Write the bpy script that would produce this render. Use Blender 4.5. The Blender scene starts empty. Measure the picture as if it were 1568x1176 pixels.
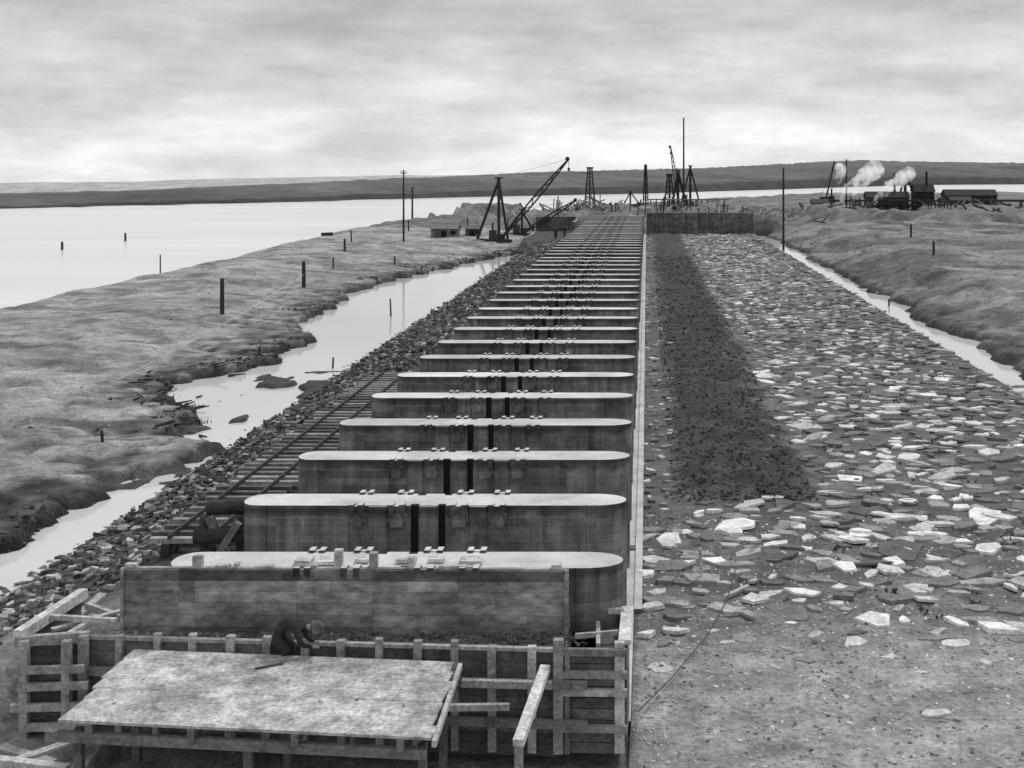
import bpy, bmesh, math, random, bisect
import numpy as np
from mathutils import Vector, Matrix
random.seed(7); rng=np.random.RandomState(7)
S=bpy.context.scene
# ------------------------------------------------------------ helpers
_T=rng.rand(256,256)
def vn(x,y):
    x=np.asarray(x,float); y=np.asarray(y,float)
    xi=np.floor(x).astype(int); yi=np.floor(y).astype(int)
    fx=x-xi; fy=y-yi; fx=fx*fx*(3-2*fx); fy=fy*fy*(3-2*fy)
    a=_T[xi&255,yi&255]; b=_T[(xi+1)&255,yi&255]; c=_T[xi&255,(yi+1)&255]; d=_T[(xi+1)&255,(yi+1)&255]
    return (a*(1-fx)+b*fx)*(1-fy)+(c*(1-fx)+d*fx)*fy
def fbm(x,y,o=4):
    s=0; a=.5; n=0
    for i in range(o):
        s=s+a*vn(x*2**i+17*i,y*2**i+31*i); n+=a; a*=.5
    return s/n
def ss(a,b,x):
    t=np.clip((x-a)/(b-a),0,1); return t*t*(3-2*t)

class NT:
    def __init__(s,nt): s.nt=nt; nt.nodes.clear()
    def n(s,t,**k):
        nd=s.nt.nodes.new(t)
        for a,b in k.items(): setattr(nd,a,b)
        return nd
    def l(s,a,b): s.nt.links.new(a,b)
    def math(s,op,a,b=None,c=None,clamp=False):
        m=s.n('ShaderNodeMath',operation=op); m.use_clamp=clamp
        for i,v in enumerate((a,b,c)):
            if v is None: continue
            if isinstance(v,(int,float)): m.inputs[i].default_value=v
            else: s.l(v,m.inputs[i])
        return m.outputs[0]
    def noise(s,vec,scale,detail=4,rough=.6,mapscale=None):
        if mapscale:
            mp=s.n('ShaderNodeMapping'); mp.inputs['Scale'].default_value=mapscale; s.l(vec,mp.inputs['Vector']); vec=mp.outputs[0]
        n=s.n('ShaderNodeTexNoise'); n.inputs['Scale'].default_value=scale; n.inputs['Detail'].default_value=detail; n.inputs['Roughness'].default_value=rough
        s.l(vec,n.inputs['Vector']); return n.outputs[0]
    def mr(s,v,a,b,c,d):
        m=s.n('ShaderNodeMapRange'); s.l(v,m.inputs[0])
        for i,x in enumerate((a,b,c,d)): m.inputs[i+1].default_value=x
        return m.outputs[0]
def newmat(name):
    m=bpy.data.materials.new(name); m.use_nodes=True; t=NT(m.node_tree)
    out=t.n('ShaderNodeOutputMaterial'); b=t.n('ShaderNodeBsdfPrincipled'); t.l(b.outputs[0],out.inputs[0])
    b.inputs['Roughness'].default_value=.9
    try: b.inputs['Specular IOR Level'].default_value=.25
    except: pass
    return m,t,b
def grey(t,val,b):
    c=t.n('ShaderNodeCombineColor')
    for i in range(3): t.l(val,c.inputs[i])
    t.l(c.outputs[0],b.inputs['Base Color'])
def bump(t,h,b,st,dist):
    bp=t.n('ShaderNodeBump'); bp.inputs['Strength'].default_value=st; bp.inputs['Distance'].default_value=dist
    t.l(h,bp.inputs['Height']); t.l(bp.outputs[0],b.inputs['Normal'])
def tonemat(name,scales,lo,hi,bs,bd,mapscale=None,rough=.9):
    m,t,b=newmat(name); b.inputs['Roughness'].default_value=rough
    at=t.n('ShaderNodeAttribute'); at.attribute_name='tone'
    tc=t.n('ShaderNodeTexCoord'); v=None; last=None
    for sc in scales:
        nz=t.noise(tc.outputs['Object'],sc,5,.65,mapscale)
        r=t.mr(nz,.3,.7,lo,hi); last=nz
        v=r if v is None else t.math('MULTIPLY',v,r)
    v=t.math('MULTIPLY',v,at.outputs['Fac'],clamp=True)
    grey(t,v,b); bump(t,last,b,bs,bd); return m
M_ground=tonemat('ground_soil',[.35,1.6,6.5],.64,1.36,.9,.18)
M_stone=tonemat('paving_stone',[1.7,9.],.65,1.35,.5,.03)
M_wood=tonemat('weathered_timber',[3.,14.],.6,1.4,.5,.012)
M_plank=tonemat('form_board',[1.1,6.],.5,1.5,.4,.01,(.6,1,1.3))
M_plat=tonemat('muddy_boards',[.55,2.3,11.],.5,1.42,.5,.02)
M_hill=tonemat('hill_scrub',[.02,.09],.7,1.3,.2,.5)
M_leaf=tonemat('scrub_leaf',[3.],.6,1.4,.1,.01)
M_plain=tonemat('plain_tone',[6.],.85,1.15,.1,.005)
M_steel=tonemat('dark_steel',[5.],.7,1.3,.2,.004,None,.6)
M_cloth=tonemat('work_cloth',[9.,40.],.7,1.3,.5,.01)
M_skin=tonemat('skin',[9.],.9,1.1,.1,.002,None,.6)

def concrete(name,face,top,capz=None):
    m,t,b=newmat(name)
    tc=t.n('ShaderNodeTexCoord'); g=t.n('ShaderNodeNewGeometry'); oi=t.n('ShaderNodeObjectInfo')
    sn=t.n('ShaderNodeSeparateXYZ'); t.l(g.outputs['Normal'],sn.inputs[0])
    sp=t.n('ShaderNodeSeparateXYZ'); t.l(tc.outputs['Object'],sp.inputs[0])
    P=g.outputs['Position']
    up=t.mr(sn.outputs[2],.5,.9,0,1)  # up-facing tops painted lighter than sides: sunlit-top, shaded-face contrast put into the colour
    streak=t.mr(t.noise(P,1,5,.65,(3.2,3.2,.3)),.3,.7,.55,1.45)
    blot=t.mr(t.noise(P,.9,7,.7),.32,.68,.45,1.5)
    tb=t.mr(t.noise(P,.7,7,.7),.3,.7,.66,1.24)
    fine=t.noise(P,14,4,.6)
    pale=t.mr(t.noise(P,1,6,.7,(1.6,1.6,.5)),.60,.68,1,1.55)     # lime bloom patches
    board=t.math('FRACT',t.math('MULTIPLY',sp.outputs[2],4.6))
    line=t.math('LESS_THAN',board,.07)
    bid=t.math('FLOOR',t.math('MULTIPLY',sp.outputs[2],4.6))
    xid=t.math('FLOOR',t.math('MULTIPLY',sp.outputs[0],.42))
    wn=t.n('ShaderNodeTexWhiteNoise',noise_dimensions='3D')
    cx=t.n('ShaderNodeCombineXYZ'); t.l(bid,cx.inputs[0]); t.l(oi.outputs['Random'],cx.inputs[1]); t.l(xid,cx.inputs[2]); t.l(cx.outputs[0],wn.inputs['Vector'])
    bt=t.mr(wn.outputs[0],0,1,.76,1.24)
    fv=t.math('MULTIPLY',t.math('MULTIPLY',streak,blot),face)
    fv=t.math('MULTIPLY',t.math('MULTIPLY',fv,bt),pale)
    fv=t.math('MULTIPLY',fv,t.math('SUBTRACT',1,t.math('MULTIPLY',line,.35)))
    if capz:
        edge=t.math('ADD',sp.outputs[2],t.math('MULTIPLY',t.noise(P,1,4,.6,(2.5,2.5,.2)),.5))
        fv=t.math('MULTIPLY',fv,t.mr(edge,capz,capz+.12,1.12,.55))
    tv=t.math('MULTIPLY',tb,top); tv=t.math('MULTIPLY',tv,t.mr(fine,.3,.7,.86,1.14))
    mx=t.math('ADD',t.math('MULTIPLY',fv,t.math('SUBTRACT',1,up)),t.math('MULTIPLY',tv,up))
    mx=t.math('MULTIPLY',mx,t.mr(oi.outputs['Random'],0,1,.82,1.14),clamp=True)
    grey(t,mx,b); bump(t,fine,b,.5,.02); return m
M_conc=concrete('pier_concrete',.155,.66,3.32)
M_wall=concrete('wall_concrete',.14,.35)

class MB:
    def __init__(s): s.v=[]; s.f=[]; s.t=[]; s.m=[]
    def add(s,vs,fs,tone=.2,mat=0):
        o=len(s.v); s.v+=[tuple(v) for v in vs]; s.f+=[tuple(i+o for i in f) for f in fs]
        s.t+=[tone]*len(vs); s.m+=[mat]*len(fs)
    def box(s,x0,x1,y0,y1,z0,z1,tone=.2,mat=0):
        s.add([(x0,y0,z0),(x1,y0,z0),(x1,y1,z0),(x0,y1,z0),(x0,y0,z1),(x1,y0,z1),(x1,y1,z1),(x0,y1,z1)],
         [(0,3,2,1),(4,5,6,7),(0,1,5,4),(1,2,6,5),(2,3,7,6),(3,0,4,7)],tone,mat)
    def beam(s,p,q,w,h,tone=.2,mat=0,up=(0,0,1)):
        p=Vector(p);q=Vector(q);d=(q-p).normalized(); u=Vector(up)
        if abs(d.dot(u))>.97: u=Vector((0,1,0))
        a=d.cross(u).normalized()*w/2; c=a.cross(d).normalized()*h/2
        vs=[p-a-c,p+a-c,p+a+c,p-a+c,q-a-c,q+a-c,q+a+c,q-a+c]
        s.add(vs,[(0,1,2,3),(7,6,5,4),(0,4,5,1),(1,5,6,2),(2,6,7,3),(3,7,4,0)],tone,mat)
    def cyl(s,p,q,r0,r1,n=10,tone=.2,mat=0):
        p=Vector(p);q=Vector(q);d=(q-p).normalized(); u=Vector((0,0,1)) if abs(d.z)<.9 else Vector((1,0,0))
        a=d.cross(u).normalized(); c=a.cross(d)
        vs=[p+(a*math.cos(2*math.pi*i/n)+c*math.sin(2*math.pi*i/n))*r0 for i in range(n)]+[q+(a*math.cos(2*math.pi*i/n)+c*math.sin(2*math.pi*i/n))*r1 for i in range(n)]
        fs=[(i,(i+1)%n,n+(i+1)%n,n+i) for i in range(n)]+[tuple(range(n-1,-1,-1)),tuple(range(n,2*n))]
        s.add(vs,fs,tone,mat)
    def mesh(s,name,mats,smooth=False):
        me=bpy.data.meshes.new(name); me.from_pydata(s.v,[],s.f)
        for m in mats: me.materials.append(m)
        me.polygons.foreach_set('material_index',s.m)
        at=me.attributes.new('tone','FLOAT','POINT'); at.data.foreach_set('value',s.t)
        if smooth: me.polygons.foreach_set('use_smooth',[True]*len(s.f))
        me.update(); return me
    def obj(s,name,mats,parent=None,smooth=False,loc=(0,0,0)):
        if not isinstance(mats,(list,tuple)): mats=[mats]
        o=bpy.data.objects.new(name,s.mesh(name,mats,smooth)); S.collection.objects.link(o)
        o.location=loc
        if parent: o.parent=parent
        return o
def empty(name,loc=(0,0,0)):
    e=bpy.data.objects.new(name,None); e.location=loc; e.empty_display_size=.3; S.collection.objects.link(e); return e

# ------------------------------------------------------------ terrain functions
CY=[-100,98,114,146,174,209,250,289,306,360,456,577,620,660]
CX=[-52,-52.5,-53,-54,-55,-57,-57.5,-51,-41,-23,17,80,220,600]
BY=[-100,30,39.3,41.4,44.3,47.6,50.9,51.6,53.2,54.6,58.9,61,63.9,69.9,73,75.9,80,86,91,97.3,106,118,131.6,151,165.8,179,186,400]
BX=[-20.6,-20.6,-20.7,-20.7,-20.9,-20.8,-19.8,-18.6,-18.6,-21.7,-21.8,-23.5,-24.9,-27,-26,-24,-24.3,-23.5,-25.5,-27.4,-28,-29,-29,-26,-22.2,-19.4,-17,-17]
def shoreX(Y): return np.interp(Y,CY,CX)+(vn(Y*.13,Y*0+3.3)-.5)*2.4
def bankX(Y): return np.interp(Y,BY,BX)+(fbm(Y*.5,Y*0+9.1,4)-.5)*2.4*ss(45,62,Y)+(fbm(Y*.8,Y*0+2.1,3)-.5)*.8
def rightX(Y): return 22.7+(fbm(Y*.22,Y*0+5.2,3)-.5)*3.0
def emb(X): return -.85+2.35*np.clip((X+19.9)/6.9,0,1)
def height(X,Y):
    X=np.asarray(X,float);Y=np.asarray(Y,float)
    c=shoreX(Y); sl=(np.interp(Y+2,CY,CX)-np.interp(Y-2,CY,CX))/4
    u=(X-c)/np.sqrt(1+sl*sl)
    n1=fbm(X*.11,Y*.11,4)-.5; n2=fbm(X*.8+9,Y*.8,3)-.5; n3=fbm(X*.3+5,Y*.3+5,3)-.5
    rd=np.abs(fbm(X*.23+31,Y*.16+12,4)-.5)
    b=bankX(Y)+(fbm(X*.7,Y*.6,3)-.5)*2.2; v=b-X
    bankz=.12+.95*ss(0,15,v)+n1*.9*ss(0,8,v)+n2*.16+n3*.28*ss(0,2,v)-.22*(1-ss(0,.05,rd))*ss(.5,2,v)*(1-ss(6,12,v))
    bankz=np.maximum(bankz,-.2+n2*.2)
    isl=ss(.52,.68,fbm(X*.7+2,Y*.4+7,3))
    bot=-.8+.6*isl*np.maximum(ss(54,58,Y)*(1-ss(72,80,Y))*ss(.2,.6,(X+27)/8.),.72*(1-ss(50,53,Y)))
    z=bot+(bankz-bot)*ss(-.35,.45,v)
    e=emb(X)+n2*.14
    e=np.where(X>-13,1.5+n2*.15,e)
    far=ss(180,190,Y); e=e*(1-far)+np.maximum(e,1.1+n1)*far
    nr=(1-ss(26.4,28.2,Y))*ss(-14.6,-13.4,X); e=e*(1-nr)+nr*(.25+n2*.2)
    z=np.where(X>-19.9,np.maximum(e,z),z)
    z=np.where(X>-18.0,e,z)
    z=np.where(X>-11.1,np.where(X<-.35,-.3,z),z)
    ap=(n2*.1)+0*X
    ap=ap+np.where((X>.5)&(X<6.8),.17*ss(.7,1.5,X)*(1-ss(5.6,6.8,X))*ss(43,46.5,Y)*(1+4*n2),0)
    ch=ap-.65*ss(20.0,20.7,X)
    r=rightX(Y)+(fbm(X*.6+3,Y*.5,3)-.5)*1.8; w=X-r
    rb=-.65+.95*ss(-.4,.9,w)+1.75*ss(.8,9,w)+(n1*1.5+n3*.6)*ss(0,5,w)+n2*.18*ss(0,1,w)-.25*(1-ss(0,.05,rd))*ss(.5,3,w)
    right=np.where(X<20.9,ch,np.maximum(rb,-.65))
    z=np.where(X>=-.35,right,z)
    bz=1.0+n1*1.6+n3*.8
    k=ss(229.3,231.5,Y); z=z*(1-k)+np.maximum(z*0+bz,.3)*k
    z=z+2.6*k*ss(.50,.66,fbm(X*.09+3,Y*.05,3))*(1-ss(300,330,Y))*(X>-45)*(X<120)
    z=-2.6+(z+2.6)*ss(-3.5,2.5,u)
    z=np.where(Y>700,-2.6-(Y-700)*.03,z)
    return z,u,v,w,rd
def tone(X,Y,z,u,v,w,rd):
    n=fbm(X*.25+3,Y*.25+8,4); nf=fbm(X*1.3,Y*1.3,3); sp=fbm(X*.5+40,Y*.5,3)
    t=.36+.2*(n-.5)*2+.12*(nf-.5)
    t=t*(1-.4*ss(.56,.66,sp))*(1-.2*(1-ss(0,.05,rd))*(nf>.42))
    low=1-ss(-.1,.32,z+(nf-.5)*.6)
    t=t*(1-.75*low*ss(-1,0,v))
    near=(1-ss(1,3.5,v+(nf-.5)*3))*ss(.40,.6,fbm(Y*.2,7.+0*Y,3)); t=t*(1-.6*near)
    t=np.where(v<-.3,.09+.06*(nf-.5),t)
    t=np.where(X>-19.4,.07+.05*(nf-.3),t)
    t=np.where((X>-19.4)&(Y<32),.24+.22*(nf-.4),t)
    t=np.where(X>-.4,.15+.11*(nf-.4)+.07*(n-.5),t)
    fr=(1-ss(29,37,Y+(n-.5)*9)); t=np.where((X>-.4)&(X<21),t*(1-fr)+fr*(.40+.28*(nf-.5)+.2*(n-.5)),t)
    st=ss(.9,1.5,X+(nf-.5)*1.6)*(1-ss(5.7,6.6,X+(nf-.5)*2.4))*ss(43,45.5,Y+(nf-.5)*4)*(Y<229); t=t*(1-st)+(.07+.05*(nf-.5))*st
    rt=.26+.24*(n-.5)+.16*(nf-.5); rt=rt*(1-.68*(1-ss(-.2,.6,z+(nf-.5)*.8)))
    rt=rt*(1-.45*ss(.48,.6,fbm(X*.18+11,Y*.12,3)))
    t=np.where((X>20.6),rt,t)
    t=np.where(Y>230,.2+.3*(n-.5)+.12*(nf-.5),t)
    t=t*(1-.35*(1-ss(0,2,u)))
    return np.clip(t,.025,.6)
ys=[-60,-30,-10,5,14]; y=17.
while y<640: ys.append(y); y+=max(.26,y*.005)
while y<7000: ys.append(y); y*=1.12
xs=[]; x=-62.
while x<-32: xs.append(x); x+=.5
while x<-17: xs.append(x); x+=.2
while x<20: xs.append(x); x+=.38
while x<30: xs.append(x); x+=.2
while x<70: xs.append(x); x+=.6
st=1.
while x<6000: xs.append(x); x+=st; st*=1.12
x=-62.;st=.8
while x>-6000: x-=st; st*=1.13; xs.insert(0,x)
xs+=[-11.12,-11.08,-.37,-.33]; xs=np.array(sorted(xs)); ys=np.array(ys)
GX,GY=np.meshgrid(xs,ys); Z,u,v,w,rd=height(GX,GY); TN=tone(GX,GY,Z,u,v,w,rd)
def gridmesh(name,X,Y,Z,T,mat):
    ny,nx=X.shape; me=bpy.data.meshes.new(name)
    co=np.stack([X,Y,Z],-1).reshape(-1,3)
    i=np.arange(nx*ny).reshape(ny,nx); f=np.stack([i[:-1,:-1],i[:-1,1:],i[1:,1:],i[1:,:-1]],-1).reshape(-1,4)
    me.vertices.add(len(co)); me.vertices.foreach_set('co',co.ravel())
    me.loops.add(f.size); me.loops.foreach_set('vertex_index',f.ravel())
    me.polygons.add(len(f)); me.polygons.foreach_set('loop_start',np.arange(len(f))*4); me.polygons.foreach_set('loop_total',np.full(len(f),4))
    me.update(calc_edges=True); me.validate()
    me.polygons.foreach_set('use_smooth',[True]*len(f))
    at=me.attributes.new('tone','FLOAT','POINT'); at.data.foreach_set('value',T.ravel())
    me.materials.append(mat); o=bpy.data.objects.new(name,me); S.collection.objects.link(o); return o
gridmesh('ground',GX,GY,Z,TN,M_ground)
xl_,yl_=xs.tolist(),ys.tolist()
def hz(x,y):   # bilinear look-up in the terrain sheet
    i=min(max(bisect.bisect(xl_,x)-1,0),len(xl_)-2); j=min(max(bisect.bisect(yl_,y)-1,0),len(yl_)-2)
    a=(x-xl_[i])/(xl_[i+1]-xl_[i]); b=(y-yl_[j])/(yl_[j+1]-yl_[j])
    return float((Z[j,i]*(1-a)+Z[j,i+1]*a)*(1-b)+(Z[j+1,i]*(1-a)+Z[j+1,i+1]*a)*b)
YT=np.arange(0,400,.25); BT=bankX(YT); RTt=rightX(YT)
bX=lambda y: float(BT[int(y*4)]); rX=lambda y: float(RTt[int(y*4)])

# ------------------------------------------------------------ far shore, hills, lake
ST=[-1.4,-.8,-.531,-.424,-.316,-.209,-.102,0,.102,.22,.31,.54,1.4]
SD=[360,380,411,441,475,539,606,673,808,1054,1100,1100,1100]
RT=[-1.4,-.8,-.531,-.424,-.316,-.236,-.155,-.086,.005,.059,.113,.145,.182,.22,.31,.6,1.4]
RD=[430,450,490,550,620,680,800,900,1000,1150,1300,1400,1450,1500,1500,1500,1500]
RZ=[2.3,2.5,2.3,2.6,4.35,6.2,7.7,10.1,12,13.8,17.6,21,22.9,21.6,20,18,18]
tt=np.linspace(-1.4,1.4,1500); ssv=np.concatenate([np.linspace(0,1,26),np.array([1.1,1.3,1.8])])
Tg,Sg=np.meshgrid(tt,ssv)
d0=np.interp(Tg,ST,SD)+(fbm(Tg*30,Tg*0,3)-.5)*25; d1=np.interp(Tg,RT,RD); zr=np.interp(Tg,RT,RZ)
D=d0+(d1-d0)*Sg; Xh=Tg*D
sc=np.minimum(Sg,1)
Zh=-1.3+(zr+1.3)*(.25*ss(0,.04,sc)+.75*ss(0,1,sc)**.8)
trees=(fbm(Xh*.12,D*.1,3)-.45)*np.clip(zr*.22,1.0,3.2)*ss(0,.05,Sg)
Zh=Zh+trees; Zh=np.where(Sg>1,zr-(Sg-1)*60,Zh); Zh=np.where(Sg==0,-2.2,Zh)
Th=.085+.10*(fbm(Xh*.02,D*.012,4)-.5)+.06*Sg
Th=np.where((Sg<.09),.05,Th)
gridmesh('hills',Xh,D,Zh,np.clip(Th,.03,.3),M_hill)
tt2=np.linspace(-1.6,1.2,700); Tg,Sg=np.meshgrid(tt2,np.array([0,.5,1.,1.5]))
top=np.interp(Tg,[-1.6,-.8,-.531,-.424,-.316,-.236,0,1.2],[-14,-20,-21,-17,-10,-5,8,8])+ (fbm(Tg*14,Tg*0+4,4)-.5)*7
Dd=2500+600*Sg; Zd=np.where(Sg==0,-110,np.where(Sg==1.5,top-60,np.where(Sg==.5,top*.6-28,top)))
gridmesh('distant_hills',Tg*Dd,Dd,Zd,np.full(Dd.shape,.46),M_hill)  # pale tone: distance haze painted into the hill colour

def watermat(name,base,rough,bsc,bst):
    m,t,b=newmat(name); tc=t.n('ShaderNodeTexCoord')
    n=t.noise(tc.outputs['Object'],1,4,.6,(bsc,bsc*1.7,1)); big=t.noise(tc.outputs['Object'],.02,3,.5,(.4,1.6,1))
    v=t.mr(big,.3,.7,base*.92,base*1.08); grey(t,v,b)
    b.inputs['Roughness'].default_value=rough; b.inputs['IOR'].default_value=1.33; b.inputs['Specular IOR Level'].default_value=.5
    bump(t,n,b,bst,.03); return m
M_lake=watermat('lake_water',.85,.22,.8,.25)
M_pond=watermat('channel_water',.70,.07,1.5,.08)
tl=np.linspace(-1.4,1.4,200); rr=np.linspace(0,1,30)
Tg,Rg=np.meshgrid(tl,rr); Dl=(np.interp(Tg,ST,SD)+22)*Rg**1.5-30
Xl=np.sign(Tg)*np.abs(Tg)*(Dl+60)
gridmesh('lake_water',Xl,Dl,np.full(Dl.shape,-1.0),np.full(Dl.shape,.5),M_lake)
def sheet(name,x0,x1,y0,y1,z,mat):
    X,Y=np.meshgrid(np.linspace(x0,x1,4),np.linspace(y0,y1,10)); return gridmesh(name,X,Y,np.full(X.shape,z),np.full(X.shape,.4),mat)
sheet('channel_water',-31.5,-17.5,18,188,-.38,M_pond)
sheet('stream_water',20.2,26.0,18,226,-.30,M_pond)

# ------------------------------------------------------------ stones
def stone(mb,x,y,z,a,b,th,rot,tilt,tone):
    n=random.choice((4,5,5,6,7)); cr,sr=math.cos(rot),math.sin(rot); top=[];bot=[]
    ph=random.random()*6.28; tx,ty=random.gauss(0,tilt),random.gauss(0,tilt)
    for i in range(n):
        an=ph+2*math.pi*(i+random.uniform(-.33,.33))/n; k=random.uniform(.68,1.18)
        px,py=a*k*math.cos(an),b*k*math.sin(an); X=px*cr-py*sr; Y=px*sr+py*cr
        zz=z+X*tx+Y*ty
        top.append((x+X,y+Y,zz)); bot.append((x+X*1.05,y+Y*1.05,zz-th))
    mb.add(top+bot,[tuple(range(n))]+[(i,i+n,(i+1)%n+n,(i+1)%n) for i in range(n)],tone)
mb=MB(); y=27.0
while y<228:
    near=1-float(ss(45,75,y))
    x=.15
    while x<20.3:
        X=x+random.uniform(-.4,.4); Y=y+random.uniform(-.34,.34)
        nn=float(fbm(X*.35,Y*.22,3)); n2=float(fbm(X*.12+5,Y*.12,2)); e=6.3+(float(fbm(Y*.5,2.,3))-.5)*3.0
        p=.94 if nn<.6 else .6
        sz=random.uniform(.6,1.15)*(1+.3*near)
        f=(Y-27)/7.5+(n2-.5)*1.0
        if f<1: p=max(.12,.9*f); sz*=.55+.45*max(0,f)
        st=float(vn(X*1.7,Y*1.3))
        if Y>43.5+nn*3+st and X<e and X>1.0+st*1.2: p=.02
        elif X<1.6 and Y>41: p=.75; sz=.5
        if random.random()<p:
            big=random.random()<.16 and Y<75 and f>.9
            a=random.uniform(.22,.54)*sz*(1.35 if big else 1); b=a*random.uniform(.38,.85)
            tn=min(.88,random.choice((.14,.22,.36,.56,.74))*random.uniform(.75,1.3)*(1.2 if big else 1))
            if f<.6: tn=min(max(tn,.26),.6)
            if X>17.5: tn*=.75
            stone(mb,X,Y,random.uniform(.04,.12) if f>.7 else random.uniform(.01,.04),a,b,random.uniform(.07,.14),random.gauss(0,.55),.07 if f>.7 else .03,tn)
        x+=.72+.14*near
    y+=(.56 if y<60 else .70)+.12*near
for i in range(5600):
    X=random.uniform(-.1,20); Y=random.uniform(23,42); a=random.uniform(.02,.075)*(1.6 if random.random()<.1 else 1); stone(mb,X,Y,hz(X,Y)+.02,a,a*.7,.06,random.random()*6,.25,random.uniform(.14,.7))
mb.obj('stone_apron',M_stone)
mb=MB(); y=19.
while y<186:
    sp=.30 if y<60 else (.42 if y<100 else .6)
    x=-19.3; xe=-13.5 if y<59 else -11.3
    while x<xe:
        X=x+random.uniform(-.17,.17); Y=y+random.uniform(-.17,.17)
        pr=.92 if Y>30 else .3
        if Y<28 and X>-14.8: pr=0
        if random.random()<pr:
            z=float(emb(X))+.05
            a=random.uniform(.09,.24)*(1+max(0,Y-50)/160); tn=random.choice((.04,.06,.09,.13,.2,.32))*random.uniform(.8,1.3)
            if Y<38: tn*=1.7
            stone(mb,X,Y,z+random.uniform(0,.06),a,a*random.uniform(.4,.75),.16,random.random()*3,.24,min(tn,.55))
        x+=sp*1.05
    y+=sp
mb.obj('rock_pitching',M_stone)
mb=MB()
for i in range(5600):
    Y=44+ (random.random()**1.5)*120; X=random.uniform(.95,6.2); a=random.uniform(.03,.085)*(1+Y/130)
    stone(mb,X,Y,hz(X,Y)+random.uniform(-.02,.05),a,a*.8,.1,random.random()*6,.4,random.uniform(.04,.15))
for i in range(2600):
    Y=36+random.random()**1.3*145; q=float(fbm(Y*.21,7.,3))
    if q<.5: continue
    X=bX(Y)-abs(random.gauss(.2,1.1))+.3; s=1+Y/110; a=random.uniform(.04,.14)*s
    z=hz(X,Y)
    if z<-.45: continue
    stone(mb,X,Y,z+random.uniform(-.04,.03)*s,a,a*.7,.2*s,random.random()*6,.4,random.uniform(.04,.13))
for i in range(1300):
    Y=36+random.random()*150; X=bX(Y)-random.random()**1.5*24-.5; s=1+Y/140; a=random.uniform(.03,.1)*s
    if X<-50: continue
    stone(mb,X,Y,hz(X,Y)+.01,a,a*.7,.1*s,random.random()*6,.3,random.uniform(.1,.5))
for i in range(700):
    Y=60+random.random()*165; X=rX(Y)+random.random()**1.5*18; s=1+Y/130; a=random.uniform(.04,.14)*s
    z=hz(X,Y)
    if z<-.35: continue
    stone(mb,X,Y,z,a,a*.7,.15*s,random.random()*6,.3,random.uniform(.05,.35))
mb.obj('soil_clods',M_ground)

mb=MB()
def tuft(x,y,z,h,r,n,t):
    for k in range(n):
        a=random.random()*6.28; rr=r*random.random()**.6; bx,by=x+rr*math.cos(a),y+rr*math.sin(a)
        b2=random.random()*6.28; wv=random.uniform(.02,.05)*(1+h); hh=h*random.uniform(.4,1)*(1-.5*rr/r); lx,ly=random.gauss(0,.5)*hh,random.gauss(0,.5)*hh
        mb.add([(bx-wv*math.cos(b2),by-wv*math.sin(b2),z-.05),(bx+wv*math.cos(b2),by+wv*math.sin(b2),z-.05),(bx+lx+wv*.5,by+ly,z+hh*.7),(bx+lx*1.4,by+ly*1.4,z+hh)],[(0,1,2),(0,2,3)],t*random.uniform(.6,1.5))
for i in range(300):
    Y=52+random.random()**1.2*125
    if float(fbm(Y*.2,7.,3))<.5: continue
    X=bX(Y)-abs(random.gauss(.5,.8)); s=1+Y/170
    tuft(X,Y,hz(X,Y),random.uniform(.06,.2)*s,random.uniform(.2,.5)*s,9,.05)
for i in range(300):
    Y=random.uniform(32,110); X=random.uniform(5.8,20)
    tuft(X,Y,.05,random.uniform(.08,.2),.28,8,.06)
mb.obj('scrub',M_leaf)

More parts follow.
